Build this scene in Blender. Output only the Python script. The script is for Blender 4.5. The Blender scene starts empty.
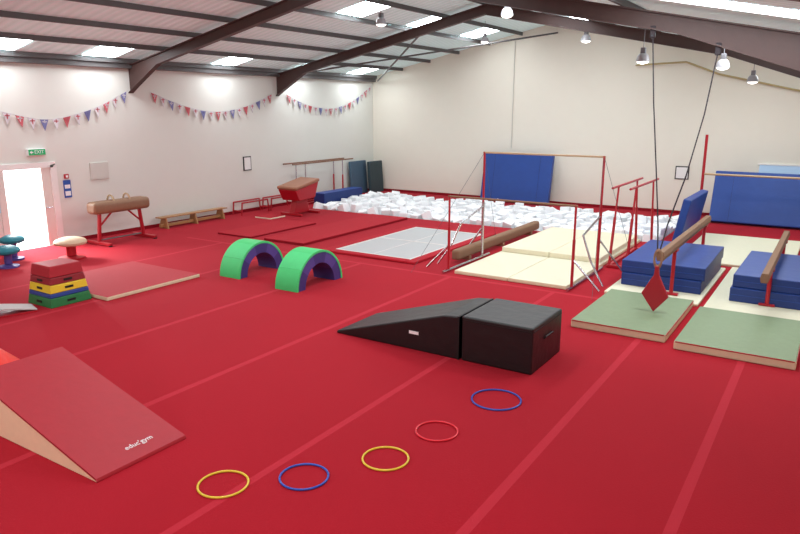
import bpy, bmesh, math, random
from mathutils import Vector, Matrix, noise
random.seed(7)
C=bpy.context.scene.collection
sc=bpy.context.scene
sc.view_settings.view_transform='Standard'
sc.view_settings.look='None'

# ---------------------------------------------------------------- materials
def lin(c):
    return tuple((x/255/12.92 if x/255<=.04045 else ((x/255+.055)/1.055)**2.4) for x in c)+(1,)
_M={}
def mat(name,rgb,rough=.6,bump=0,scale=20,var=.0,metal=0,emit=0,sheen=0,stretch=(1,1,1),spec=.5):
    if name in _M: return _M[name]
    m=bpy.data.materials.new(name); m.use_nodes=True
    n=m.node_tree; b=n.nodes['Principled BSDF']
    col=lin(rgb)
    b.inputs['Base Color'].default_value=col
    b.inputs['Roughness'].default_value=rough
    b.inputs['Metallic'].default_value=metal
    b.inputs['Specular IOR Level'].default_value=spec
    if sheen: b.inputs['Sheen Weight'].default_value=sheen
    if emit:
        b.inputs['Emission Color'].default_value=col
        b.inputs['Emission Strength'].default_value=emit
    if bump or var:
        tc=n.nodes.new('ShaderNodeTexCoord'); mp=n.nodes.new('ShaderNodeMapping')
        mp.inputs['Scale'].default_value=stretch
        nz=n.nodes.new('ShaderNodeTexNoise'); nz.inputs['Scale'].default_value=scale
        nz.inputs['Detail'].default_value=4
        n.links.new(tc.outputs['Object'],mp.inputs['Vector'])
        n.links.new(mp.outputs['Vector'],nz.inputs['Vector'])
        if bump:
            bp=n.nodes.new('ShaderNodeBump'); bp.inputs['Strength'].default_value=bump
            bp.inputs['Distance'].default_value=.02
            n.links.new(nz.outputs['Fac'],bp.inputs['Height'])
            n.links.new(bp.outputs['Normal'],b.inputs['Normal'])
        if var:
            rp=n.nodes.new('ShaderNodeMix'); rp.data_type='RGBA'
            rp.inputs['A'].default_value=tuple(x*(1-var) for x in col[:3])+(1,)
            rp.inputs['B'].default_value=tuple(min(1,x*(1+var)) for x in col[:3])+(1,)
            n.links.new(nz.outputs['Fac'],rp.inputs['Factor'])
            n.links.new(rp.outputs['Result'],b.inputs['Base Color'])
    _M[name]=m
    return m

RED=mat('red_vinyl',(168,24,40),.5,.12,9,.08)
REDM=mat('red_runway_carpet',(174,20,38),.85,.3,60,.08,spec=.3)
REDD=mat('dark_red_mat',(138,14,30),.8,.2,50,.1,spec=.2)
REDP=mat('red_powder_coat',(172,18,34),.35,0,10,.04)
TAN=mat('tan_plywood_side',(248,222,188),.6,.1,12,.05)
CREAM=mat('cream_canvas',(226,224,198),.75,.15,14,.05)
CREAM2=mat('beige_canvas',(230,222,194),.75,.15,14,.05)
GREEN=mat('sage_green_vinyl',(128,148,114),.6,.15,12,.07)
EDGE=mat('beige_mat_edge',(222,210,176),.6,.1,14,.06)
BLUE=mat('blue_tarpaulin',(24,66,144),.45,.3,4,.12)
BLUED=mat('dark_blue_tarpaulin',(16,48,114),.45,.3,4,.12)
NAVY=mat('slate_blue_cover',(66,92,112),.6,.3,6,.1)
TEALD=mat('dark_teal_cover',(44,64,70),.6,.3,6,.1)
BLACK=mat('black_vinyl',(20,21,23),.4,.4,6,.1)
BLACK2=mat('black_vinyl_seam',(9,9,10),.6,0,6,.1)
WHITE=mat('white_print',(240,240,240),.6,0,10,.02)
LGREEN=mat('lime_green_vinyl',(76,214,128),.5,.1,10,.05)
LGREEN2=mat('bright_green_vinyl',(66,208,118),.5,.1,10,.05)
PURP=mat('purple_vinyl',(80,68,144),.5,.1,10,.08)
PURP2=mat('dark_indigo_vinyl',(60,52,120),.5,.1,10,.08)
YEL=mat('yellow_paint',(226,196,44),.45,0,10,.05)
GRN=mat('green_paint',(28,118,62),.45,0,10,.05)
BLUP=mat('blue_paint',(30,64,140),.45,0,10,.05)
WOOD=mat('varnished_wood',(172,128,82),.4,.1,8,.2,stretch=(8,1,8))
WOODD=mat('brown_suede',(136,104,80),.8,.2,30,.12)
WOODL=mat('pale_wood_rail',(186,158,122),.45,.1,8,.15,stretch=(8,1,8))
WOODM=mat('brown_wood_rail',(130,90,64),.45,.1,8,.15,stretch=(8,1,8))
LEATH=mat('tan_brown_leather',(140,106,80),.5,.2,14,.1)
LEATHR=mat('brown_vault_leather',(156,104,78),.5,.2,14,.1)
BEIGE=mat('beige_suede',(206,178,148),.7,.2,14,.06)
STRAP=mat('tan_strap',(150,118,92),.7,.2,14,.06)
CHROME=mat('chrome_steel',(200,200,205),.25,0,10,.03,metal=1)
STEEL=mat('grey_steel',(120,120,124),.45,0,10,.05,metal=.6)
SILV=mat('silvery_reflector',(160,160,164),.35,0,10,.02)
FOAM=mat('white_foam',(246,248,250),.9,.1,30,.01)
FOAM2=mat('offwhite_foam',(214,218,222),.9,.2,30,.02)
WALL=mat('warm_white_painted_wall',(232,228,214),.85,.06,3,.015)
WALLL=mat('cool_white_painted_wall',(222,224,216),.85,.06,3,.015)
RAFT=mat('dark_brown_steel',(72,50,46),.55,.1,6,.15)
PURL=mat('galvanised_purlin',(86,84,84),.5,.05,6,.1)
GRID=mat('trampoline_webbing',(184,186,186),.7,.3,60,.05)
GRIDL=mat('pale_seam_tape',(212,208,206),.7,0,60,.05)
BORD=mat('pale_trampoline_border',(210,206,202),.7,.1,20,.04)
TEAL=mat('teal_vinyl',(24,122,136),.5,.1,10,.05)
GREYV=mat('light_grey_carpet',(190,186,184),.8,.2,40,.08)
FRAME=mat('dark_picture_frame',(40,38,40),.5,0,10,.05)
PAPER=mat('white_paper',(235,235,232),.7,0,10,.03)
PAPERG=mat('pale_panel',(208,206,198),.7,0,10,.02)
SIGNG=mat('green_sign_face',(20,150,90),.4,0,10,.03,emit=.4)
SIGNB=mat('blue_sign_face',(40,84,170),.5,0,10,.03)
DOORW=mat('white_door_paint',(238,236,232),.4,0,10,.02)
DOORL=mat('pale_door_leaf',(226,220,212),.4,0,10,.02)
ROPE=mat('dark_rope',(50,44,48),.8,.3,80,.1)
WIRE=mat('steel_cable',(90,90,94),.4,0,10,.02,metal=.8)
PIPE=mat('brass_yellow_pipe',(176,158,110),.45,0,10,.05)
HBLUE=mat('blue_plastic_hoop',(36,80,180),.35,0,10,.03)
HYEL=mat('yellow_plastic_hoop',(226,200,54),.35,0,10,.03)
HRED=mat('red_plastic_hoop',(224,30,50),.35,0,10,.03)
SKYL=mat('skylight_glow',(245,250,255),.6,0,10,.0,emit=15)
LAMP=mat('lamp_glow',(255,252,244),.6,0,10,.0,emit=3)
GLASS=mat('window_glass_tint',(160,186,210),.15,0,10,.03,emit=.4)

# floor carpet with lighter seam tape running along Y
def floor_mat():
    m=bpy.data.materials.new('red_carpet_with_seams'); m.use_nodes=True
    n=m.node_tree; N=n.nodes; L=n.links; b=N['Principled BSDF']
    b.inputs['Roughness'].default_value=.92
    b.inputs['Specular IOR Level'].default_value=.2
    b.inputs['Sheen Weight'].default_value=.1
    b.inputs['Sheen Tint'].default_value=lin((255,150,165))
    g=N.new('ShaderNodeNewGeometry'); sp=N.new('ShaderNodeSeparateXYZ'); L.new(g.outputs['Position'],sp.inputs[0])
    def M(op,a,bb=None,c=None):
        x=N.new('ShaderNodeMath'); x.operation=op
        for i,v in enumerate((a,bb,c)):
            if v is None: continue
            if isinstance(v,(int,float)): x.inputs[i].default_value=v
            else: L.new(v,x.inputs[i])
        return x.outputs[0]
    tot=None
    for X,w in [(-.83,.05),(-2.3,.05),(-4.4,.045),(-6.7,.05),(-9.05,.05),(-11.35,.05),(-13.6,.05)]:
        dd=M('ABSOLUTE',M('SUBTRACT',sp.outputs[0],X))
        k=M('LESS_THAN',dd,w)
        tot=k if tot is None else M('MAXIMUM',tot,k)
    tot=M('MULTIPLY',tot,M('LESS_THAN',sp.outputs[1],12.35))
    cross=M('MULTIPLY',M('LESS_THAN',M('ABSOLUTE',M('SUBTRACT',sp.outputs[1],12.38)),.05),M('LESS_THAN',M('ABSOLUTE',M('ADD',sp.outputs[0],9)),6.0))
    tot=M('MAXIMUM',tot,cross)
    nz=N.new('ShaderNodeTexNoise'); nz.inputs['Scale'].default_value=45; nz.inputs['Detail'].default_value=6
    L.new(g.outputs['Position'],nz.inputs['Vector'])
    nz2=N.new('ShaderNodeTexNoise'); nz2.inputs['Scale'].default_value=.8; nz2.inputs['Detail'].default_value=3
    L.new(g.outputs['Position'],nz2.inputs['Vector'])
    mx=N.new('ShaderNodeMix'); mx.data_type='RGBA'
    mx.inputs['A'].default_value=lin((154,9,28)); mx.inputs['B'].default_value=lin((172,13,34))
    L.new(M('ADD',M('MULTIPLY',nz.outputs['Fac'],.5),M('MULTIPLY',nz2.outputs['Fac'],.5)),mx.inputs['Factor'])
    m2=N.new('ShaderNodeMix'); m2.data_type='RGBA'
    L.new(M('MULTIPLY',tot,.55),m2.inputs['Factor']); L.new(mx.outputs['Result'],m2.inputs['A'])
    m2.inputs['B'].default_value=lin((194,48,64))
    L.new(m2.outputs['Result'],b.inputs['Base Color'])
    bp=N.new('ShaderNodeBump'); bp.inputs['Strength'].default_value=.25; bp.inputs['Distance'].default_value=.01
    L.new(nz.outputs['Fac'],bp.inputs['Height']); L.new(bp.outputs['Normal'],b.inputs['Normal'])
    return m
FLOOR=floor_mat()
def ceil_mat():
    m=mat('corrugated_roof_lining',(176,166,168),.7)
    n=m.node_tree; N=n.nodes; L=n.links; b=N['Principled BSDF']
    b.inputs['Emission Color'].default_value=lin((186,196,196)); b.inputs['Emission Strength'].default_value=.16  # faint glow added to brighten the lining; the roof itself is no light source
    g=N.new('ShaderNodeNewGeometry')
    w=N.new('ShaderNodeTexWave'); w.wave_type='BANDS'; w.bands_direction='Y'; w.inputs['Scale'].default_value=1.3
    L.new(g.outputs['Position'],w.inputs['Vector'])
    mx=N.new('ShaderNodeMix'); mx.data_type='RGBA'
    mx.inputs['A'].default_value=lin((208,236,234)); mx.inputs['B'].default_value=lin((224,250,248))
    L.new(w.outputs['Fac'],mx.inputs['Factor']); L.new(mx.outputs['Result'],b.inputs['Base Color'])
    bp=N.new('ShaderNodeBump'); bp.inputs['Strength'].default_value=.4; bp.inputs['Distance'].default_value=.05
    L.new(w.outputs['Fac'],bp.inputs['Height']); L.new(bp.outputs['Normal'],b.inputs['Normal'])
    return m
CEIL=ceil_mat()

# ---------------------------------------------------------------- mesh builder
class MB:
    def __init__(s): s.bm=bmesh.new(); s.mats=[]
    def mi(s,m):
        if m not in s.mats: s.mats.append(m)
        return s.mats.index(m)
    def _add(s,tmp,m,M=None):
        if M is not None: tmp.transform(M)
        i=s.mi(m)
        me=bpy.data.meshes.new('t'); tmp.to_mesh(me); tmp.free()
        k=len(s.bm.faces); s.bm.from_mesh(me); s.bm.faces.ensure_lookup_table()
        for f in s.bm.faces[k:]: f.material_index=i
        bpy.data.meshes.remove(me)
        return s
    def box(s,c,size,m,bev=0,seg=2,M=None):
        t=bmesh.new(); bmesh.ops.create_cube(t,size=1)
        bmesh.ops.scale(t,vec=size,verts=t.verts)
        if bev: bmesh.ops.bevel(t,geom=t.edges[:]+t.verts[:],offset=bev,segments=seg,affect='EDGES',profile=.5)
        T=Matrix.Translation(c)
        return s._add(t,m,T@M if M is not None else T)
    def cyl(s,a,b,r,m,r2=None,seg=12,bev=0):
        a=Vector(a);b=Vector(b);d=b-a
        t=bmesh.new(); bmesh.ops.create_cone(t,cap_ends=True,segments=seg,radius1=r,radius2=r if r2 is None else r2,depth=d.length)
        if bev:
            es=[e for e in t.edges if abs(e.verts[0].co.z-e.verts[1].co.z)<1e-5]
            bmesh.ops.bevel(t,geom=es,offset=bev,segments=3,affect='EDGES',profile=.5)
        q=Vector((0,0,1)).rotation_difference(d.normalized()).to_matrix().to_4x4()
        return s._add(t,m,Matrix.Translation((a+b)/2)@q)
    def sph(s,c,r,m,sc=(1,1,1),seg=12):
        t=bmesh.new(); bmesh.ops.create_uvsphere(t,u_segments=seg,v_segments=max(6,seg//2),radius=r)
        return s._add(t,m,Matrix.Translation(c)@Matrix.Diagonal((*sc,1)))
    def tube(s,pts,r,m,seg=8):
        for i in range(len(pts)-1): s.cyl(pts[i],pts[i+1],r,m,seg=seg)
        for p in pts[1:-1]: s.sph(p,r,m,seg=8)
        return s
    def poly(s,vs,fs,m,bev=0):
        t=bmesh.new(); v=[t.verts.new(x) for x in vs]
        for f in fs: t.faces.new([v[i] for i in f])
        bmesh.ops.recalc_face_normals(t,faces=t.faces)
        if bev: bmesh.ops.bevel(t,geom=t.edges[:]+t.verts[:],offset=bev,segments=2,affect='EDGES',profile=.5)
        return s._add(t,m)
    def prism(s,pts,axis,a,b,m,bev=0):
        def P(p,t):
            if axis=='x': return (t,p[0],p[1])
            if axis=='y': return (p[0],t,p[1])
            return (p[0],p[1],t)
        n=len(pts); vs=[P(p,a) for p in pts]+[P(p,b) for p in pts]
        fs=[list(range(n)),list(range(n,2*n))]+[[i,(i+1)%n,n+(i+1)%n,n+i] for i in range(n)]
        return s.poly(vs,fs,m,bev)
    def torus(s,c,R,r,m,seg=64,rs=10,M=None):
        t=bmesh.new(); vv=[]
        for i in range(seg):
            a=2*math.pi*i/seg; ring=[]
            for j in range(rs):
                b=2*math.pi*j/rs
                ring.append(t.verts.new(((R+r*math.cos(b))*math.cos(a),(R+r*math.cos(b))*math.sin(a),r*math.sin(b))))
            vv.append(ring)
        for i in range(seg):
            for j in range(rs):
                t.faces.new([vv[i][j],vv[(i+1)%seg][j],vv[(i+1)%seg][(j+1)%rs],vv[i][(j+1)%rs]])
        T=Matrix.Translation(c)
        return s._add(t,m,T@M if M is not None else T)
    def lathe(s,prof,m,seg=28,c=(0,0,0)):
        t=bmesh.new(); vv=[]
        for r,z in prof:
            vv.append([t.verts.new((r*math.cos(2*math.pi*i/seg),r*math.sin(2*math.pi*i/seg),z)) for i in range(seg)])
        for a in range(len(prof)-1):
            for i in range(seg):
                t.faces.new([vv[a][i],vv[a][(i+1)%seg],vv[a+1][(i+1)%seg],vv[a+1][i]])
        t.faces.new(vv[0][::-1]); t.faces.new(vv[-1])
        return s._add(t,m,Matrix.Translation(c))
    def obj(s,name,parent=None,loc=(0,0,0),rot=(0,0,0),smooth=False,label=None,cat=None,group=None,kind=None):
        me=bpy.data.meshes.new(name); s.bm.to_mesh(me); s.bm.free()
        for m in s.mats: me.materials.append(m)
        if smooth:
            for p in me.polygons: p.use_smooth=True
            try: me.set_sharp_from_angle(angle=math.radians(40))
            except Exception: pass
        o=bpy.data.objects.new(name,me); C.objects.link(o)
        o.location=loc; o.rotation_euler=rot
        if parent: o.parent=parent
        meta(o,label,cat,group,kind)
        return o
def meta(o,label=None,cat=None,group=None,kind=None):
    if label: o['label']=label
    if cat: o['category']=cat
    if group: o['group']=group
    if kind: o['kind']=kind
def root(name,loc,label,cat,rot=0,group=None):
    e=bpy.data.objects.new(name,None); e.empty_display_size=.2; C.objects.link(e)
    e.location=loc; e.rotation_euler=(0,0,rot); meta(e,label,cat,group); return e
ST='structure'
# ---------------------------------------------------------------- room shell
XL,XR,YB,YF=-17.1,1.6,24.4,-3.0
XRG,ZR,ZL=-9.0,6.5,4.78
def roofz(X):
    s=(ZR-ZL)/(XRG-XL)
    return ZL+(X-XL)*s if X<XRG else ZR-(X-XRG)*s
PX0,PX1,PY0,PY1=-15.85,-3.85,18.6,22.8
f=MB()
def quad(mb,x0,y0,x1,y1,z,m): mb.poly([(x0,y0,z),(x1,y0,z),(x1,y1,z),(x0,y1,z)],[[0,1,2,3]],m)
quad(f,XL,YF,XR,PY0,0,FLOOR); quad(f,XL,PY1,XR,YB,0,FLOOR); quad(f,XL,PY0,PX0,PY1,0,FLOOR); quad(f,PX1,PY0,XR,PY1,0,FLOOR)
quad(f,PX0,PY0,PX1,PY1,-.9,REDD)
for a,b in [((PX0,PY0),(PX1,PY0)),((PX1,PY0),(PX1,PY1)),((PX1,PY1),(PX0,PY1)),((PX0,PY1),(PX0,PY0))]:
    f.poly([(*a,0),(*b,0),(*b,-.9),(*a,-.9)],[[0,1,2,3]],REDD)
f.obj('floor',kind=ST)
DY0,DY1,DZ=7.75,9.95,2.08
w=MB()
T=.2
w.box((XL-T/2,(YF+DY0)/2,ZL/2),(T,DY0-YF,ZL),WALLL)
w.box((XL-T/2,(DY1+YB)/2,ZL/2),(T,YB-DY1,ZL),WALLL)
w.box((XL-T/2,(DY0+DY1)/2,(DZ+ZL)/2),(T,DY1-DY0,ZL-DZ),WALLL)
w.obj('wall_left',kind=ST)
zr=roofz(XR)
MB().prism([(XL-T,0),(XR+T,0),(XR+T,roofz(XR+T)),(XRG,ZR),(XL-T,roofz(XL-T))],'y',YB,YB+T,WALL).obj('wall_back',kind=ST)
MB().prism([(XL-T,0),(XR+T,0),(XR+T,roofz(XR+T)),(XRG,ZR),(XL-T,roofz(XL-T))],'y',YF-T,YF,WALL).obj('wall_front',kind=ST)
MB().box((XR+T/2,(YF+YB)/2,zr/2),(T,YB-YF,zr),WALL).obj('wall_right',kind=ST)
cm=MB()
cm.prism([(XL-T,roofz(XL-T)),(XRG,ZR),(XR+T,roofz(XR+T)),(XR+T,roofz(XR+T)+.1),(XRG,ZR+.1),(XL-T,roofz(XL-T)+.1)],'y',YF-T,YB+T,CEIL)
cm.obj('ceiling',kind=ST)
MB().box((XL+.012,(DY1+YB)/2,.05),(.02,YB-DY1,.1),REDD).obj('baseboard_left',kind=ST)
MB().box(((XL+XR)/2,YB-.012,.05),(XR-XL,.02,.1),REDD).obj('baseboard_back',kind=ST)
tn=[0]
def trim(mb):
    tn[0]+=1; return mb.obj('trim_%d'%tn[0],kind=ST)
# rafters: I-section portal frames with haunches
def rafter(Y):
    mb=MB()
    def prof(x0,x1,h0,h1):
        z0,z1=roofz(x0)-.13,roofz(x1)-.13
        mb.prism([(x0,z0-h0),(x1,z1-h1),(x1,z1),(x0,z0)],'y',Y-.015,Y+.015,RAFT)
        mb.prism([(x0,z0-.025),(x1,z1-.025),(x1,z1),(x0,z0)],'y',Y-.08,Y+.08,RAFT)
        mb.prism([(x0,z0-h0-.025),(x1,z1-h1-.025),(x1,z1-h1),(x0,z0-h0)],'y',Y-.08,Y+.08,RAFT)
    prof(XL,XL+.3,.72,.6); prof(XL+.3,XL+1.3,.6,.25); prof(XL+1.3,XRG,.25,.25)
    if Y<10: prof(XRG,XR-1.0,.2,.2); prof(XR-1.0,XR,.2,.5)
    else: prof(XRG,XR-4.2,.27,.27); prof(XR-4.2,XR,.27,.85)
    trim(mb)
for Y in (.5,6.5,12.5,18.5): rafter(Y)
PXS=[XL+.2+1.3*i for i in range(7)]+[XRG+.4+1.3*i for i in range(4)]+[-3.5,.35]
for X in PXS:
    trim(MB().box((X,(YF+YB)/2,roofz(X)-.06),(.05,YB-YF,.12),PURL))
trim(MB().box((XL+.08,(YF+YB)/2,ZL-.14),(.16,YB-YF,.14),PURL))
trim(MB().cyl((XL+.4,18.5,4.6),(XRG,24.3,6.1),.03,PURL))
trim(MB().cyl((XL+.4,24.2,4.6),(XRG-2,18.6,5.9),.03,PURL))
trim(MB().cyl((-10.65,YB-.03,2.0),(-10.65,YB-.03,5.9),.014,PAPERG))
trim(MB().tube([(-6.2,YB-.15,4.9),(-4.6,YB-.15,4.95),(-3.6,YB-.15,4.55),(-1.5,YB-.15,4.05),(1.0,YB-.15,3.5)],.03,PIPE))
wn=[0]
def skylight(X,Y,lx,ly):
    wn[0]+=1
    z0,z1=roofz(X-lx/2)-.012,roofz(X+lx/2)-.012
    MB().poly([(X-lx/2,Y-ly/2,z0),(X+lx/2,Y-ly/2,z1),(X+lx/2,Y+ly/2,z1),(X-lx/2,Y+ly/2,z0)],[[0,1,2,3]],SKYL).obj('window_%d'%wn[0],kind=ST)
for Y in (3.6,8.7,11.4,15.75,19.4,22.7): skylight(XL+.85,Y,1.1,.95)
for Y in (3,9.0,15.5,18.9,22.4): skylight(XL+6.05,Y,1.1,1.1)
for Y in (3,7,10,14.5,17,21.0): skylight(-6.65,Y,1.2,1.5)
for Y in (3,15.5,21.0): skylight(-1.6,Y,1.8,1.4)
skylight(-1.6,11.2,3.5,.95)
wn[0]+=1
m=MB(); m.box((-1.3,YB-.02,1.6),(1.7,.04,.3),GLASS); m.box((-1.3,YB-.03,1.77),(1.8,.06,.04),DOORW); m.box((-1.3,YB-.03,1.43),(1.8,.06,.04),DOORW)
m.obj('window_%d'%wn[0],kind=ST)
# glazed side door
d1=MB(); xd=XL-.0
d1.box((xd,7.79,DZ/2),(.1,.08,DZ),DOORW); d1.box((xd,8.6,DZ/2),(.1,.16,DZ),DOORL)
d1.box((xd,8.17,.5),(.06,.7,1.0),DOORL); d1.box((xd,8.17,DZ-.09),(.06,.7,.18),DOORL); d1.box((xd,8.17,1.45),(.03,.7,.9),GLASS)
d1.obj('door_1',kind=ST)
# second leaf and frame
d2=MB(); d2.box((XL-.0,9.91,DZ/2),(.12,.08,DZ),DOORW); d2.box((XL-.0,8.85,DZ-.03),(.12,2.2,.07),DOORW)
d2.box((XL+.03,9.99,DZ/2),(.05,.1,DZ+.06),DOORW,.01); d2.box((XL+.03,8.87,DZ+.03),(.05,2.3,.1),DOORW,.01)
d2.box((XL-.0,9.75,DZ/2-.02),(.05,.24,DZ-.06),DOORL,.01); d2.cyl((XL+.02,9.68,1.0),(XL+.1,9.68,1.0),.015,CHROME); d2.cyl((XL+.1,9.68,1.0),(XL+.1,9.8,1.0),.015,CHROME)
d2.obj('door_2',kind=ST)
MB().box((XL-5.2,9,-.08),(10,14,.1),mat('pale_concrete',(220,216,210),.8,.1,6,.05)).obj('outdoor_paving',kind=ST)
# ---------------------------------------------------------------- wall items
r=root('exit_sign',(XL+.05,9.55,2.42),'small green and white illuminated exit sign above the door','sign')
MB().box((0,0,0),(.1,.46,.17),WHITE,.01).obj('sign_housing',r)
MB().box((.054,0,0),(.008,.43,.145),SIGNG).obj('sign_face',r)
def text(s,size,m,parent,M,name='lettering',ext=.002):
    cu=bpy.data.curves.new('txt','FONT'); cu.body=s; cu.size=size; cu.extrude=ext; cu.align_x='CENTER'; cu.align_y='CENTER'
    o=bpy.data.objects.new('txt',cu); C.objects.link(o)
    dg=bpy.context.evaluated_depsgraph_get(); dg.update()
    me=bpy.data.meshes.new_from_object(o.evaluated_get(dg)); bpy.data.objects.remove(o)
    me.transform(M); me.materials.clear(); me.materials.append(m)
    n=bpy.data.objects.new(name,me); C.objects.link(n); n.parent=parent; return n
def frameM(xa,ya,loc):
    xa=Vector(xa).normalized(); ya=Vector(ya).normalized(); za=xa.cross(ya)
    M=Matrix((xa,ya,za)).transposed().to_4x4(); M.translation=Vector(loc); return M
text('EXIT',.12,WHITE,r,frameM((0,1,0),(0,0,1),(.061,.05,0)))
MB().prism([(-.19,0),(-.14,.045),(-.14,.015),(-.1,.015),(-.1,-.015),(-.14,-.015),(-.14,-.045)],'x',.058,.062,WHITE).obj('arrow',r)
def framed(name,loc,w,h,face,label,axis='x',border=FRAME,cat='notice'):
    r=root(name,loc,label,cat)
    if axis=='x':
        MB().box((.015,0,0),(.03,w,h),border,.005).obj('frame',r)
        MB().box((.032,0,0),(.006,w-.07,h-.07),face).obj('sheet',r)
    else:
        MB().box((0,-.015,0),(w,.03,h),border,.005).obj('frame',r)
        MB().box((0,-.032,0),(w-.07,.006,h-.07),face).obj('sheet',r)
framed('wall_notice',(XL,16.85,1.65),.36,.48,PAPER,'white paper notice in a thin dark frame on the wall')
framed('wall_notice',(-4.44,YB,1.38),.44,.44,PAPER,'square white notice in a dark frame on the end wall','y')
framed('wall_panel',(XL,11.27,1.82),.55,.46,PAPERG,'pale blank panel fixed to the painted wall',border=PAPERG,cat='panel')
r=root('fire_point_sign',(XL,10.3,1.42),'blue and white fire action sign board','sign')
MB().box((.01,0,0),(.02,.2,.46),SIGNB).obj('board',r)
MB().box((.022,0,.06),(.006,.15,.1),WHITE).obj('symbol',r); MB().box((.022,0,-.12),(.006,.15,.12),WHITE).obj('symbol',r)
r=root('fire_call_point',(XL,10.3,1.75),'small red fire alarm call point box','alarm')
MB().box((.02,0,0),(.05,.12,.12),REDP,.01).obj('housing',r); MB().box((.048,0,0),(.006,.06,.06),WHITE).obj('break_glass',r)
# bunting
PR=mat('red_bunting',(196,94,102),.8); PB=mat('blue_bunting',(114,116,162),.8); PW=mat('white_bunting',(212,208,212),.8)
def catm(P,t):
    n=len(P)-1; i=min(int(t*n),n-1); u=t*n-i
    p0=P[max(i-1,0)];p1=P[i];p2=P[i+1];p3=P[min(i+2,n)]
    return tuple(.5*((2*b)+(-a+c)*u+(2*a-5*b+4*c-d)*u*u+(-a+3*b-3*c+d)*u**3) for a,b,c,d in zip(p0,p1,p2,p3))
def bunting(P,lab):
    X=XL+.05
    pts=[catm(P,i/40) for i in range(41)]
    r=root('bunting',(X,P[0][0],P[0][1]),lab,'bunting',group='flag bunting along the wall')
    o=Vector((X,P[0][0],P[0][1]))
    mb=MB(); mb.tube([tuple(Vector((X,a,b))-o) for a,b in pts],.006,PW,6); mb.obj('string',r)
    L=0; nxt=.15; k=0
    for i in range(40):
        a=Vector((0,*pts[i]));b=Vector((0,*pts[i+1])); sl=(b-a).length
        while nxt<L+sl:
            q=a.lerp(b,(nxt-L)/sl); q.x=X; q-=o
            tl=(b-a).normalized()*.11
            base=[PR,PW,PB,PW][k%4]; mb=MB()
            dx=.01
            A=q-tl;B=q+tl;D=q+Vector((random.uniform(0,.04),random.uniform(-.03,.03),-.28))
            mb.poly([tuple(A),tuple(B),tuple(D),(A.x-dx,A.y,A.z),(B.x-dx,B.y,B.z),(D.x-dx,D.y,D.z)],[[0,1,2],[5,4,3],[0,1,4,3],[1,2,5,4],[2,0,3,5]],base)
            c2=PR if base is PW else (PW if k%8<4 else base)
            mb.box(tuple(q+Vector((.01,0,-.06))),(.006,.12,.024),c2); mb.box(tuple(q+Vector((.01,0,-.08))),(.006,.024,.13),c2)
            mb.obj('pennant',r); nxt+=.31; k+=1
        L+=sl
bunting([(6.7,3.95),(8.8,3.42),(10.0,3.22),(11.3,3.5),(12.38,3.98)],'string of red, white and blue flag pennants on the wall')
bunting([(13.1,3.95),(14.3,3.56),(15.55,3.38),(16.9,3.55),(18.2,3.98)],'string of red, white and blue flag pennants on the wall')
bunting([(18.9,3.98),(20.0,3.62),(21.5,3.48),(22.9,3.78),(24.2,4.4)],'string of flag pennants reaching into the room corner')

# ---------------------------------------------------------------- lamps
def lamp(loc,k=.92):
    X,Y,z=loc; r=root('high_bay_lamp',loc,'small silvery high bay lamp hanging from the roof steelwork','lamp',group='high bay lamps under the roof')
    mb=MB(); mb.lathe([(.14*k,-.06),(.15*k,-.07),(.145*k,-.03),(.12*k,.05),(.08*k,.09),(.04*k,.1)],SILV,20); mb.obj('reflector',r,smooth=True)
    MB().box((0,0,.15),(.1,.1,.12),STEEL,.01).obj('ballast_box',r)
    MB().cyl((0,0,.2),(0,0,roofz(X)-z-.01),.007,STEEL).obj('rod',r)
    MB().lathe([(.05*k,-.04),(.125*k,-.055),(.13*k,-.07),(.1*k,-.1),(.02*k,-.12)],LAMP,20).obj('bulb',r,smooth=True)
for l in [(-3.7,15,4.5),(-2.3,15.9,4.38),(-2.1,19.5,4.2),(-6.1,18.6,5.3),(-6.6,14.6,5.55),(-10.2,20.9,5.65),(-10.1,14.8,5.6)]: lamp(l)

# ---------------------------------------------------------------- mats
def mat_obj(name,x0,y0,x1,y1,z0,h,top,side,label,cat='mat',group=None,bev=.015,rot=0):
    cx,cy=(x0+x1)/2,(y0+y1)/2; sx,sy=x1-x0,y1-y0
    mb=MB(); mb.box((0,0,h/2),(sx,sy,h),side,min(bev,h*.3))
    o=mb.obj(name,loc=(cx,cy,z0),rot=(0,0,rot),label=label,cat=cat,group=group)
    i=len(o.data.materials); o.data.materials.append(top)
    for p in o.data.polygons:
        if p.normal.z>.7: p.material_index=i
    return o
REDMB=mat('faded_red_mat',(174,44,54),.8,.3,50,.08)
mat_obj('gym_mat',-13.4,7.25,-11.15,9.45,0,.075,REDMB,EDGE,'square faded red mat with beige edges beside the vaulting box')
GW='green landing mats in front of the beams'
def green(x0,y0,x1,y1,lab):
    o=mat_obj('landing_mat',x0,y0,x1,y1,0,.13,GREEN,EDGE,lab,group=GW)
    sx,sy=(x1-x0)/2,(y1-y0)/2
    m=MB(); m.box((0,-sy-.003,.118),(2*sx-.04,.008,.016),REDP); m.obj('edge_piping',o)
    m=MB(); m.box((sx+.003,0,.118),(.008,2*sy-.04,.016),REDP); m.obj('edge_piping',o)
green(-3.4,10.45,-1.92,12.75,'sage green landing mat with beige edges under hanging pad')
green(-1.76,10.25,-.17,12.4,'sage green landing mat with beige edges below brown beam')
CG='cream floor mats around the apparatus'
for a in [(-6.75,12.65,-5.505,15.595),(-5.495,12.65,-4.25,15.595),(-6.75,15.605,-5.505,18.5),(-5.495,15.605,-4.25,18.5)]:
    mat_obj('landing_mat',*a,0,.08,CREAM,EDGE,'cream canvas mat under the uneven bars',group=CG)
for a in [(-6.7,15.0,-5.505,18.4),(-5.495,15.0,-4.3,18.4)]:
    mat_obj('landing_mat',*a,.08,.12,CREAM2,CREAM2,'pale canvas mat layered on top of a cream mat',group=CG)
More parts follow.
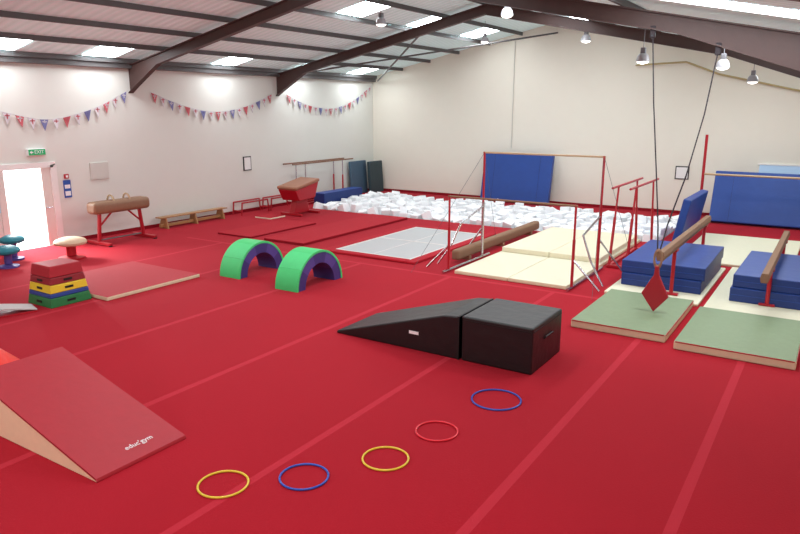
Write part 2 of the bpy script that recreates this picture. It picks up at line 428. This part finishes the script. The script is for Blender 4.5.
for a in [(-3.55,12.8,-1.85,16.2),(-1.75,12.5,.3,16.4)]:
    mat_obj('landing_mat',*a,0,.05,CREAM,EDGE,'thin cream canvas mat beneath the blue crash mats',group=CG)
mat_obj('landing_mat',-3.0,16.6,-.6,20.6,0,.06,CREAM,EDGE,'large cream canvas mat beyond the beams',group=CG)
BG='blue crash mats stacked under the beams'
def crash(x0,y0,x1,y1,z,h,lab,rot=0):
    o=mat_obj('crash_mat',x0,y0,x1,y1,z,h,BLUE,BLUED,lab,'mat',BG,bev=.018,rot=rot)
    sx,sy=(x1-x0)/2,(y1-y0)/2
    m=MB(); m.box((0,-sy-.002,h*.5),(2*sx-.06,.006,.012),BLUE); m.obj('seam',o)
    return o
crash(-3.42,13.5,-1.93,16.0,.05,.25,'thick blue crash mat at the bottom of a stack')
crash(-3.45,13.53,-1.9,16.05,.302,.25,'thick blue crash mat on top of a stack',.01)
crash(-1.42,13.35,.25,15.85,.05,.26,'thick blue crash mat lying beneath the far beam')
crash(-1.38,13.38,.28,15.9,.312,.24,'thick blue crash mat on top beneath the beam',-.01)
def leaning(name,cx,w,h,th,ybot,ytop,top,label,z0=0):
    ang=math.atan2(ytop-ybot,math.sqrt(max(h*h-(ytop-ybot)**2,.01)))
    mb=MB(); mb.box((0,0,h/2),(w,th,h),top,.03)
    o=mb.obj(name,loc=(cx,ybot,z0),rot=(-ang,0,0),label=label,cat='mat')
    for k in (-.33,.33):
        m=MB(); m.box((k*w,-th/2-.002,h*.5),(.015,.004,h*.96),BLUED); m.obj('seam',o)
    return o
leaning('crash_mat',-10.2,2.75,1.8,.2,23.75,24.1,BLUE,'blue crash mat leaning against the end wall',.04)
leaning('crash_mat',-1.65,3.2,1.6,.25,22.9,23.4,BLUE,'large blue crash mat leaning near the end wall',.04)
mb=MB(); mb.box((0,0,.6),(.2,2.6,1.2),BLUE,.03)
o=mb.obj('crash_mat',loc=(-3.4,19.9,.02),rot=(0,math.radians(10),0),label='blue crash mat propped up on its long edge',cat='mat')
MB().box((-.104,0,.6),(.008,2.4,.02),BLUED).obj('seam',o)
mb=MB(); mb.box((0,0,.68),(.12,1.1,1.36),NAVY,.03); mb.obj('folding_mat',loc=(XL+.25,23.0,0),rot=(0,math.radians(-4),0),label='slate blue folding mat standing against the wall',cat='mat')
mb=MB(); mb.box((0,0,.66),(.14,.95,1.32),TEALD,.03); mb.obj('folding_mat',loc=(XL+.6,23.75,0),rot=(0,math.radians(-4),.0),label='dark teal folding mat standing in the room corner',cat='mat')
RG='red runway mats on the carpet'
mat_obj('runway_mat',-12.9,13.2,-11.5,18.3,0,.07,REDM,REDD,'long red tumbling track with darker edges',group=RG)
mat_obj('runway_mat',-15.9,15.9,-15.2,16.6,0,.05,REDM,CREAM,'small flat red mat with pale edges',group=RG)
mat_obj('runway_mat',-14.7,13.2,-13.4,16.0,0,.05,REDM,REDD,'flat red mat beside the tumbling track',group=RG)
# ---------------------------------------------------------------- floor trampoline
r=root('floor_trampoline',(-9.3,15.1,0),'floor level trampoline with pale grey beds and red padding','trampoline')
m=MB(); W,Lh=1.12,1.95
for sx in (-1,1): m.box((sx*(W-.04),0,.025),(.08,2*Lh,.05),BORD,.01)
for yy in (-Lh+.04,0,Lh-.04): m.box((0,yy,.025),(2*W-.16,.08,.05),BORD,.01)
m.obj('bed_border',r)
for sx in (-1,1): MB().box((sx*(W+.13),0,.03),(.25,2*Lh+.5,.06),REDM,.02).obj('side_pad',r)
for sy in (-1,1): MB().box((0,sy*(Lh+.13),.03),(2*W,.24,.06),REDM,.02).obj('end_pad',r)
for yy in (-.95,.95):
    m=MB(); m.box((0,yy,.025),(2*W-.18,1.8,.035),GRID)
    m.box((0,yy,.044),(.035,1.78,.006),GRIDL)
    m.obj('bed',r)
# ---------------------------------------------------------------- foam pit
fill=MB()
def cube_at(mb,c,s,m,rot):
    E=Matrix.Rotation(rot[0],4,'X')@Matrix.Rotation(rot[1],4,'Y')@Matrix.Rotation(rot[2],4,'Z')
    mb.box(c,(s,s,s),m,.02,1,E)
y=PY0+.25
while y<PY1-.2:
    x=PX0+.25
    while x<PX1-.2:
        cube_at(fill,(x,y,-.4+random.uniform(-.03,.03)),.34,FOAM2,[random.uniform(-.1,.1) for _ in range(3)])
        x+=.36
    y+=.36
fill.obj('foam_block_filling',label='white foam blocks filling the lower depth of the pit',cat='foam blocks',kind='stuff')
proto=None
b=MB(); b.box((0,0,0),(.3,.3,.3),FOAM,.018,2)
NX,NY=29,10
for j in range(NY):
    for i in range(NX):
        X=PX0+.22+(PX1-PX0-.44)*(i+.0)/(NX-1)+random.uniform(-.05,.05); Y=PY0+.22+(PY1-PY0-.44)*j/(NY-1)+random.uniform(-.06,.06)
        Z=-.09+.17*random.random()+.05*noise.noise(Vector((X*.5,Y*.5,3)))
        s=random.uniform(.92,1.06)
        if proto is None:
            proto=b.obj('foam_block',label='white foam cube lying loose in the foam pit',cat='foam block',group='white foam blocks in the pit'); o=proto
        else:
            o=proto.copy(); C.objects.link(o)
        tilt=.15 if random.random()<.55 else .45
        o.location=(X,Y,Z); o.scale=(s,s,s); o.rotation_euler=[random.uniform(-tilt,tilt),random.uniform(-tilt,tilt),random.uniform(-.6,.6)]

# ---------------------------------------------------------------- red wedge with lettering
r=root('incline_wedge',(-5.62,3.35,0),'red padded incline wedge with tan plywood sides','wedge mat')
m=MB(); LW,HW,DW=2.2,.6,1.06
m.prism([(0,0),(0,.015),(-LW,HW),(-LW,0)],'y',0,DW,TAN,.006)
m.obj('body',r)
th=math.atan2(HW-.015,LW)
m=MB(); nx,nz=math.sin(th)*.025,math.cos(th)*.025
m.prism([(.01,.0),(.01,.015),(0,.015+nz),(-LW,HW+nz),(-LW,HW),(0,.014)],'y',-.003,DW+.003,RED)
m.obj('top_cover',r)
off=.17
def onslope(u,v): return (-u,v,.015+u*math.tan(th)+nz+.004)
text("educ'gym",.088,WHITE,r,frameM((0,1,0),(-math.cos(th),0,math.sin(th)),onslope(.19,.62)))
# ---------------------------------------------------------------- black incline and block
r=root('incline_wedge',(-4.24,8.12,0),'black vinyl incline wedge butted against a block','wedge mat')
m=MB(); m.prism([(0,0),(0,.64),(-.25,.62),(-2.2,.04),(-2.2,0)],'y',0,1.12,BLACK,.02); m.obj('body',r)
m=MB(); m.prism([(0,.0),(0,.64),(-.03,.64),(-.03,.0)],'y',-.003,1.123,BLACK2); m.obj('seam',r)
m=MB(); m.box((-.75,-.004,.27),(.16,.008,.045),WHITE); m.obj('maker_label',r)
r=root('gym_block',(-4.2,8.12,0),'black vinyl rectangular block with stitched seams','vault block')
m=MB(); m.box((.53,.56,.33),(1.06,1.12,.66),BLACK,.025,3); m.obj('body',r)
MB().box((.53,-.003,.6),(1.02,.008,.012),BLACK2).obj('seam',r)
MB().box((1.063,.56,.6),(.008,1.06,.012),BLACK2).obj('seam',r)
m=MB(); m.tube([(1.06,.42,.4),(1.08,.44,.43),(1.08,.7,.43),(1.06,.72,.4)],.012,BLACK2,6); m.obj('handle',r)
# ---------------------------------------------------------------- arches
def arch(loc,R,ri,w,label):
    r=root('gym_arch',loc,label,'foam arch',group='green and purple foam arches'); n=5
    side=MB()
    for k in range(n):
        a0,a1=math.pi*k/n,math.pi*(k+1)/n; st=8
        P=[((R-.02)*math.cos(a0+(a1-a0)*i/st),(R-.02)*math.sin(a0+(a1-a0)*i/st)) for i in range(st+1)]
        Q=[(ri*math.cos(a0+(a1-a0)*i/st),ri*math.sin(a0+(a1-a0)*i/st)) for i in range(st+1)][::-1]
        side.prism(P+Q,'x',0,w,PURP if k%2 else PURP2)
    side.obj('arch_body',r)
    for k in range(n):
        a0,a1=math.pi*k/n+.003,math.pi*(k+1)/n-.003; st=10
        P=[(R*math.cos(a0+(a1-a0)*i/st),R*math.sin(a0+(a1-a0)*i/st)) for i in range(st+1)]
        Q=[((R-.045)*math.cos(a0+(a1-a0)*i/st),(R-.045)*math.sin(a0+(a1-a0)*i/st)) for i in range(st+1)][::-1]
        MB().prism(P+Q,'x',-.008,w+.008,LGREEN if k%2 else LGREEN2).obj('cover_panel',r)
arch((-10.86,10.45,0),.7,.45,.56,'green and purple foam arch standing on the carpet')
arch((-9.14,10.33,0),.72,.46,.56,'green and purple foam arch nearer the black block')
# ---------------------------------------------------------------- vault box
r=root('vaulting_box',(-11.92,6.8,0),'sectional wooden vaulting box painted red, yellow and green','vaulting box')
def frus(z0,z1,m,k=.0):
    def ext(z): return .38-z*.12,.4-z*.14
    a0,b0=ext(z0);a1,b1=ext(z1); mb=MB()
    mb.poly([(-a0,-b0,z0),(a0,-b0,z0),(a0,b0,z0),(-a0,b0,z0),(-a1,-b1,z1),(a1,-b1,z1),(a1,b1,z1),(-a1,b1,z1)],
      [[0,1,2,3],[4,5,6,7],[0,1,5,4],[1,2,6,5],[2,3,7,6],[3,0,4,7]],m,.012)
    return mb.obj('box_section' if k==0 else 'top_pad',r)
for z0,z1,m in ((0,.17,GRN),(.175,.25,BLUP),(.255,.4,YEL),(.405,.53,mat('deep_red_paint',(140,24,36),.45,0,10,.05))):
    o=frus(z0,z1,m); zm=(z0+z1)/2
    if z1-z0>.1:
        MB().box((.38-zm*.12+.004,0,zm),(.01,.16,.04),BLACK2).obj('hand_hole',o)
        MB().box((0,-(.4-zm*.14)-.004,zm),(.16,.01,.04),BLACK2).obj('hand_hole',o)
frus(.535,.74,RED,1)
# ---------------------------------------------------------------- pommel horse
r=root('pommel_horse',(-16.1,11.1,0),'pommel horse with brown leather body and red steel legs','pommel horse')
m=MB(); m.box((0,0,.97),(.42,1.7,.32),LEATH,.1,4); m.obj('body',r,smooth=True)
for k in (-.24,.24):
    m=MB(); m.tube([(0.14*math.cos(math.pi*i/8),k,1.11+.15*math.sin(math.pi*i/8)) for i in range(9)],.024,WOODL,8); m.obj('pommel',r,smooth=True)
for k in (-.6,.6):
    s=1 if k>0 else -1
    m=MB(); m.cyl((0,k,.85),(0,k+.08*s,.08),.05,REDP); m.cyl((0,k,.5),(0,k*.4,.82),.025,REDP)
    m.box((0,k+.09*s,.05),(1.0,.09,.08),REDP,.01)
    m.obj('leg',r)
    for q in (-.48,.48): MB().cyl((q,k+.09*s,0),(q,k+.09*s,.03),.05,BLACK2).obj('foot_pad',r)
m=MB(); m.cyl((0,-.6,.12),(0,.6,.12),.02,STEEL); m.obj('tension_chain',r)
# ---------------------------------------------------------------- mushrooms
def mush(loc,R,h,top,base,label):
    r=root('mushroom_trainer',loc,label,'gym mushroom')
    MB().lathe([(R*.8,0),(R*.8,.04),(R*.2,.07),(R*.16,.1)],base,24).obj('base_plate',r,smooth=True)
    MB().cyl((0,0,.08),(0,0,h-.14),R*.3,base,seg=20).obj('column',r,smooth=True)
    MB().lathe([(R*.6,h-.16),(R*.96,h-.12),(R,h-.07),(R*.9,h-.02),(R*.5,h+.03),(.02,h+.04)],top,28).obj('top_pad',r,smooth=True)
mush((-15.15,9.05,0),.37,.48,BEIGE,REDP,'beige suede mushroom trainer on a round red base')
mush((-16.2,8.25,0),.27,.55,TEAL,PURP,'teal topped mushroom trainer with purple base by the door')
mush((-15.5,7.75,0),.27,.46,TEAL,PURP,'lower teal topped mushroom trainer with purple base')
def sboard(loc,rot,lab):
    r=root('springboard',loc,lab,'springboard',rot=rot,group='small springboards near the vaulting box')
    m=MB(); m.prism([(-.4,.0),(.4,.0),(.4,.03),(-.4,.03)],'y',-.22,.22,REDP,.005); m.obj('base',r)
    m=MB(); m.prism([(-.38,.13),(-.15,.135),(.4,.03),(.4,.055),(-.15,.16),(-.38,.155)],'y',-.21,.21,GREYV,.005); m.obj('deck',r)
    for q in (-.12,.12): MB().cyl((-.3,q,.02),(-.3,q,.14),.03,REDP).obj('spring',r)
sboard((-11.9,5.85,0),1.3,'small grey topped springboard on a red base')
sboard((-12.6,5.45,0),1.1,'small grey springboard lying beside another')
m=MB(); m.lathe([(.34,0),(.36,.02),(.12,.26),(.08,.27),(.3,.03)],mat('orange_red_plastic',(226,50,36),.4,0,5,.03),28); m.obj('marker_dome',loc=(-9.45,4.35,0),smooth=True,label='orange red plastic marker dome on the carpet',cat='marker')
# ---------------------------------------------------------------- bench
r=root('gymnastic_bench',(-16.75,14.1,0),'long low wooden gymnastic bench beside the wall','bench')
MB().box((0,0,.33),(.26,2.6,.035),WOOD,.006).obj('seat',r); MB().box((0,0,.09),(.09,2.5,.08),WOOD,.006).obj('balance_rail',r)
for k in (-1.1,0,1.1):
    m=MB(); m.prism([(-.2,0),(.2,0),(.11,.31),(-.11,.31)],'y',k-.02,k+.02,WOOD); m.obj('leg',r)
# ---------------------------------------------------------------- hoops
for X,Y,R,mm,c in [(-4.57,3.98,.235,HYEL,'yellow'),(-4.01,4.5,.235,HBLUE,'blue'),(-3.54,5.22,.235,HYEL,'yellow'),(-3.4,6.03,.232,HRED,'red'),(-3.2,7.15,.3,HBLUE,'blue')]:
    MB().torus((0,0,.011),R,.011,mm).obj('hoop',loc=(X,Y,0),smooth=True,label=('large ' if R>.28 else '')+c+' plastic hoop lying flat on the red carpet',cat='hoop',group='plastic hoops on the carpet')
# ---------------------------------------------------------------- uneven bars
r=root('uneven_bars',(-5.55,13.6,0),'uneven bars with red uprights and chrome bases','uneven bars')
ox,oy=-5.55,13.6
def L(x,y,z): return (x-ox,y-oy,z)
xl,xr,y1,y2=-6.95,-4.18,12.75,14.4
for X,s in ((xl,-1),(xr,1)):
    m=MB(); m.cyl(L(X,y1,.05),L(X,y1,1.0),.03,REDP); m.cyl(L(X,y1,.9),L(X,y1,1.68),.022,REDP); m.obj('low_upright',r)
    m=MB(); m.cyl(L(X,y2,.05),L(X,y2,1.35),.034,CHROME if s<0 else REDP); m.cyl(L(X,y2,1.3),L(X,y2,2.52),.026,REDP); m.obj('high_upright',r)
    m=MB(); m.tube([L(X,y1-.25,.04),L(X,y2+.4,.04)],.03,CHROME); m.tube([L(X+.5*s,y1+.4,.04),L(X+.2*s,y1+.5,.5),L(X,y1+.55,1.0),L(X,y2,1.25)],.022,CHROME)
    m.tube([L(X+.55*s,y2+.1,.04),L(X,y2,.75)],.022,CHROME); m.tube([L(X+.55*s,y1,.04),L(X,y1,.6)],.022,CHROME)
    m.obj('base_frame',r)
    for a,b in (((X,y2,2.5),(X+.35*s,y2+1.6,.02)),((X,y2,2.5),(X+.6*s,y1-.6,.02)),):
        MB().cyl(L(*a),L(*b),.004,WIRE,seg=6).obj('guy_cable',r)
m=MB(); m.cyl(L(xl-.03,y1,1.66),L(xr+.03,y1,1.66),.022,WOODD); m.obj('low_rail',r)
m=MB(); m.cyl(L(xl-.03,y2,2.5),L(xr+.03,y2,2.5),.022,WOODL); m.obj('high_rail',r)
def pbars(name,x0,x1,y0,y1,h,label,rail,ov=.15,splay=0):
    cx,cy=(x0+x1)/2,(y0+y1)/2; r=root(name,(cx,cy,0),label,'parallel bars')
    a,b=x0-cx,x1-cx; q=(y1-y0)/2
    for X in (a,b):
        m=MB(); m.cyl((X,-q,h),(X,q,h),.026,rail); m.obj('rail',r)
        for Y in (-q*.62,q*.62):
            yb=Y+(-splay if Y<0 else splay); ym=Y+(yb-Y)*.4
            m=MB(); m.cyl((X,yb,.05),(X,ym,h*.62),.032,REDP); m.cyl((X,ym,h*.6),(X,Y,h-.02),.022,REDP if splay else CHROME); m.obj('upright',r)
    m=MB()
    for Y in (-q*.62-splay,q*.62+splay): m.box((0,Y,.04),(b-a+ov,.08,.07),REDP,.01)
    for X in (a,b): m.box((X,0,.04),(.07,(q*.62+splay)*2,.06),REDP,.01)
    m.obj('base_frame',r)
    return r
pbars('parallel_bars',-16.95,-16.5,18.5,22.1,1.52,'wooden railed parallel bars with red steel uprights',WOODM)
mat_obj('crash_mat',-16.4,19.5,-15.9,21.9,0,.42,BLUE,BLUED,'blue padded mat lying beside the parallel bars')
pbars('parallel_bars',-4.1,-3.72,14.9,17.5,1.8,'tall red framed parallel bars with splayed legs',REDP,.1,.35)
for k,(Y,lab) in enumerate([(15.6,'low red tubular practice bars near the wall'),(17.0,'low red tubular practice bars near the vaulting table')]):
    r=root('practice_bars',(-16.75,Y+1.0,0),lab,'low bars',group='low red practice bars')
    for X in (-.2,.2):
        m=MB(); m.tube([(X,-.65,.0),(X,-.6,.42),(X,.6,.42),(X,.65,0)],.025,REDP); m.obj('rail',r)
    m=MB(); m.cyl((-.2,-.62,.15),(.2,-.62,.15),.018,REDP); m.cyl((-.2,.62,.15),(.2,.62,.15),.018,REDP); m.obj('cross_bar',r)
# vaulting table with slanted tan top over flared red body
r=root('vaulting_table',(-15.2,17.3,0),'slanted vaulting table with tan top over flared red body','vaulting table')
Rm=Matrix.Rotation(math.radians(10),4,'X')
m=MB(); m.box((0,0,1.03),(.85,1.25,.12),LEATHR,.05,4,Rm); m.obj('top_pad',r,smooth=True)
m=MB(); m.prism([(-.6,.87),(.6,1.08),(.4,.55),(-.4,.5)],'x',-.38,.38,REDP,.03); m.obj('apron',r)
m=MB(); m.prism([(-.2,.6),(.25,.6),(.4,.06),(-.4,.06)],'x',-.12,.12,REDP,.02); m.obj('column',r)
m=MB(); m.box((0,-.4,.05),(.9,.1,.08),REDP,.01); m.box((0,.5,.05),(.9,.1,.08),REDP,.01); m.obj('base_frame',r)
# low beam
r=root('low_balance_beam',(-7.2,16.0,0),'low balance beam covered in brown suede','balance beam')
MB().box((0,0,.2),(.2,5.0,.24),WOODD,.06,3).obj('beam',r)
for k in (-1.9,0,1.9):
    MB().box((0,k,.05),(.2,.12,.1),WOODD,.01).obj('leg',r)
# balance beams
def beam(X,y0,y1,z,label):
    r=root('balance_beam',(X,(y0+y1)/2,.0),label,'balance beam',group='high balance beams'); q=(y1-y0)/2
    m=MB(); m.prism([(-.05,z-.16),(.05,z-.16),(.07,z-.08),(.05,z),(-.05,z),(-.07,z-.08)],'y',-q,q,WOODD,.008); m.obj('beam',r)
    for s,in_ in ((-1,1.25),(1,.4)):
        Y=s*(q-in_)
        g0=.05 if s<0 else .06
        m=MB(); m.cyl((0,Y,g0+.02),(0,Y,z-.17),.035,REDP); m.box((0,Y,z-.18),(.12,.2,.05),REDP,.01); m.obj('upright',r)
        m=MB(); m.box((0,Y,g0+.025),(.26,.1,.04),REDP,.01); m.obj('foot',r)
beam(-2.4,11.95,16.8,1.1,'tan suede balance beam passing over a crash mat stack')
beam(-.8,12.1,16.8,.9,'brown suede balance beam standing over blue crash mats')
# distant bar with tall red post
r=root('horizontal_bar',(-1.9,21.6,0),'bar rig with tall red upright and wooden rail','horizontal bar')
for X in (-1.45,1.45):
    m=MB(); m.cyl((X,0,.05),(X,0,2.75),.04,REDP); m.box((X,0,.04),(.12,1.2,.08),REDP,.01); m.obj('upright',r)
MB().cyl((-1.45,0,1.62),(1.45,0,1.62),.03,WOODL).obj('rail',r)
# overhead spotting harness: two ropes from the rafter, tan loop and red pad
hx,hy=-2.36,11.6
r=root('spotting_harness',(hx,hy,0),'dark overhead ropes ending in tan loop and red pad','spotting harness')
ry=12.5-hy
za=roofz(-2.95)-.5; zb=roofz(-1.9)-.6
m=MB(); m.tube([(-2.95-hx,ry,za),(-2.8-hx,ry-.2,3.6),(-2.6-hx,ry-.5,2.5),(-.08,.15,1.6),(-.02,0,1.2)],.012,ROPE,6); m.obj('rope',r)
m=MB(); m.tube([(-1.9-hx,ry,zb),(-1.98-hx,ry-.2,3.4),(-2.12-hx,ry-.5,2.4),(.06,.2,1.6),(0.02,0,1.2)],.012,ROPE,6); m.obj('rope',r)
for X,z in ((-2.95,za),(-1.9,zb)):
    MB().box((X-hx,ry,z+.04),(.09,.08,.2),ROPE,.02).obj('pulley',r)
MB().torus((0,0,1.05),.06,.018,STRAP,28,8,Matrix.Diagonal((1,1,2.3,1))@Matrix.Rotation(math.radians(90),4,'X')).obj('strap_loop',r,smooth=True)
m=MB(); m.prism([(0,.14),(.22,.42),(.04,.78),(.03,.93),(-.03,.93),(-.04,.78),(-.22,.44)],'y',-.035,.035,RED,.012); m.obj('red_pad',r)
# ---------------------------------------------------------------- lights, world, camera
def area(loc,target,sx,sy,e,col=(1,1,1)):
    l=bpy.data.lights.new('area_light','AREA'); l.shape='RECTANGLE'; l.size=sx; l.size_y=sy; l.energy=e; l.color=col
    o=bpy.data.objects.new('area_light',l); C.objects.link(o); o.location=loc
    o.rotation_euler=(Vector(target)-Vector(loc)).to_track_quat('-Z','Y').to_euler()
area((-7,-2.6,3.6),(-7,8,1.2),12,1.4,190,(1,.99,.97))  # added fill light behind the camera, brightens faces turned towards it; no fixture there
area((XL-1.2,9.1,2.4),(XL+1.5,9.1,0),1.0,1.0,520)
w=bpy.data.worlds.new('w'); sc.world=w; w.use_nodes=True
w.node_tree.nodes['Background'].inputs['Color'].default_value=(.95,.98,1,1)
w.node_tree.nodes['Background'].inputs['Strength'].default_value=3.5
cd=bpy.data.cameras.new('camera'); cam=bpy.data.objects.new('camera',cd); C.objects.link(cam)
cam.location=(0,0,3.5); cam.rotation_euler=(math.radians(90-13.2),0,math.radians(32.8))
cd.sensor_width=36; cd.lens=30.51; cd.clip_end=200
sc.camera=cam
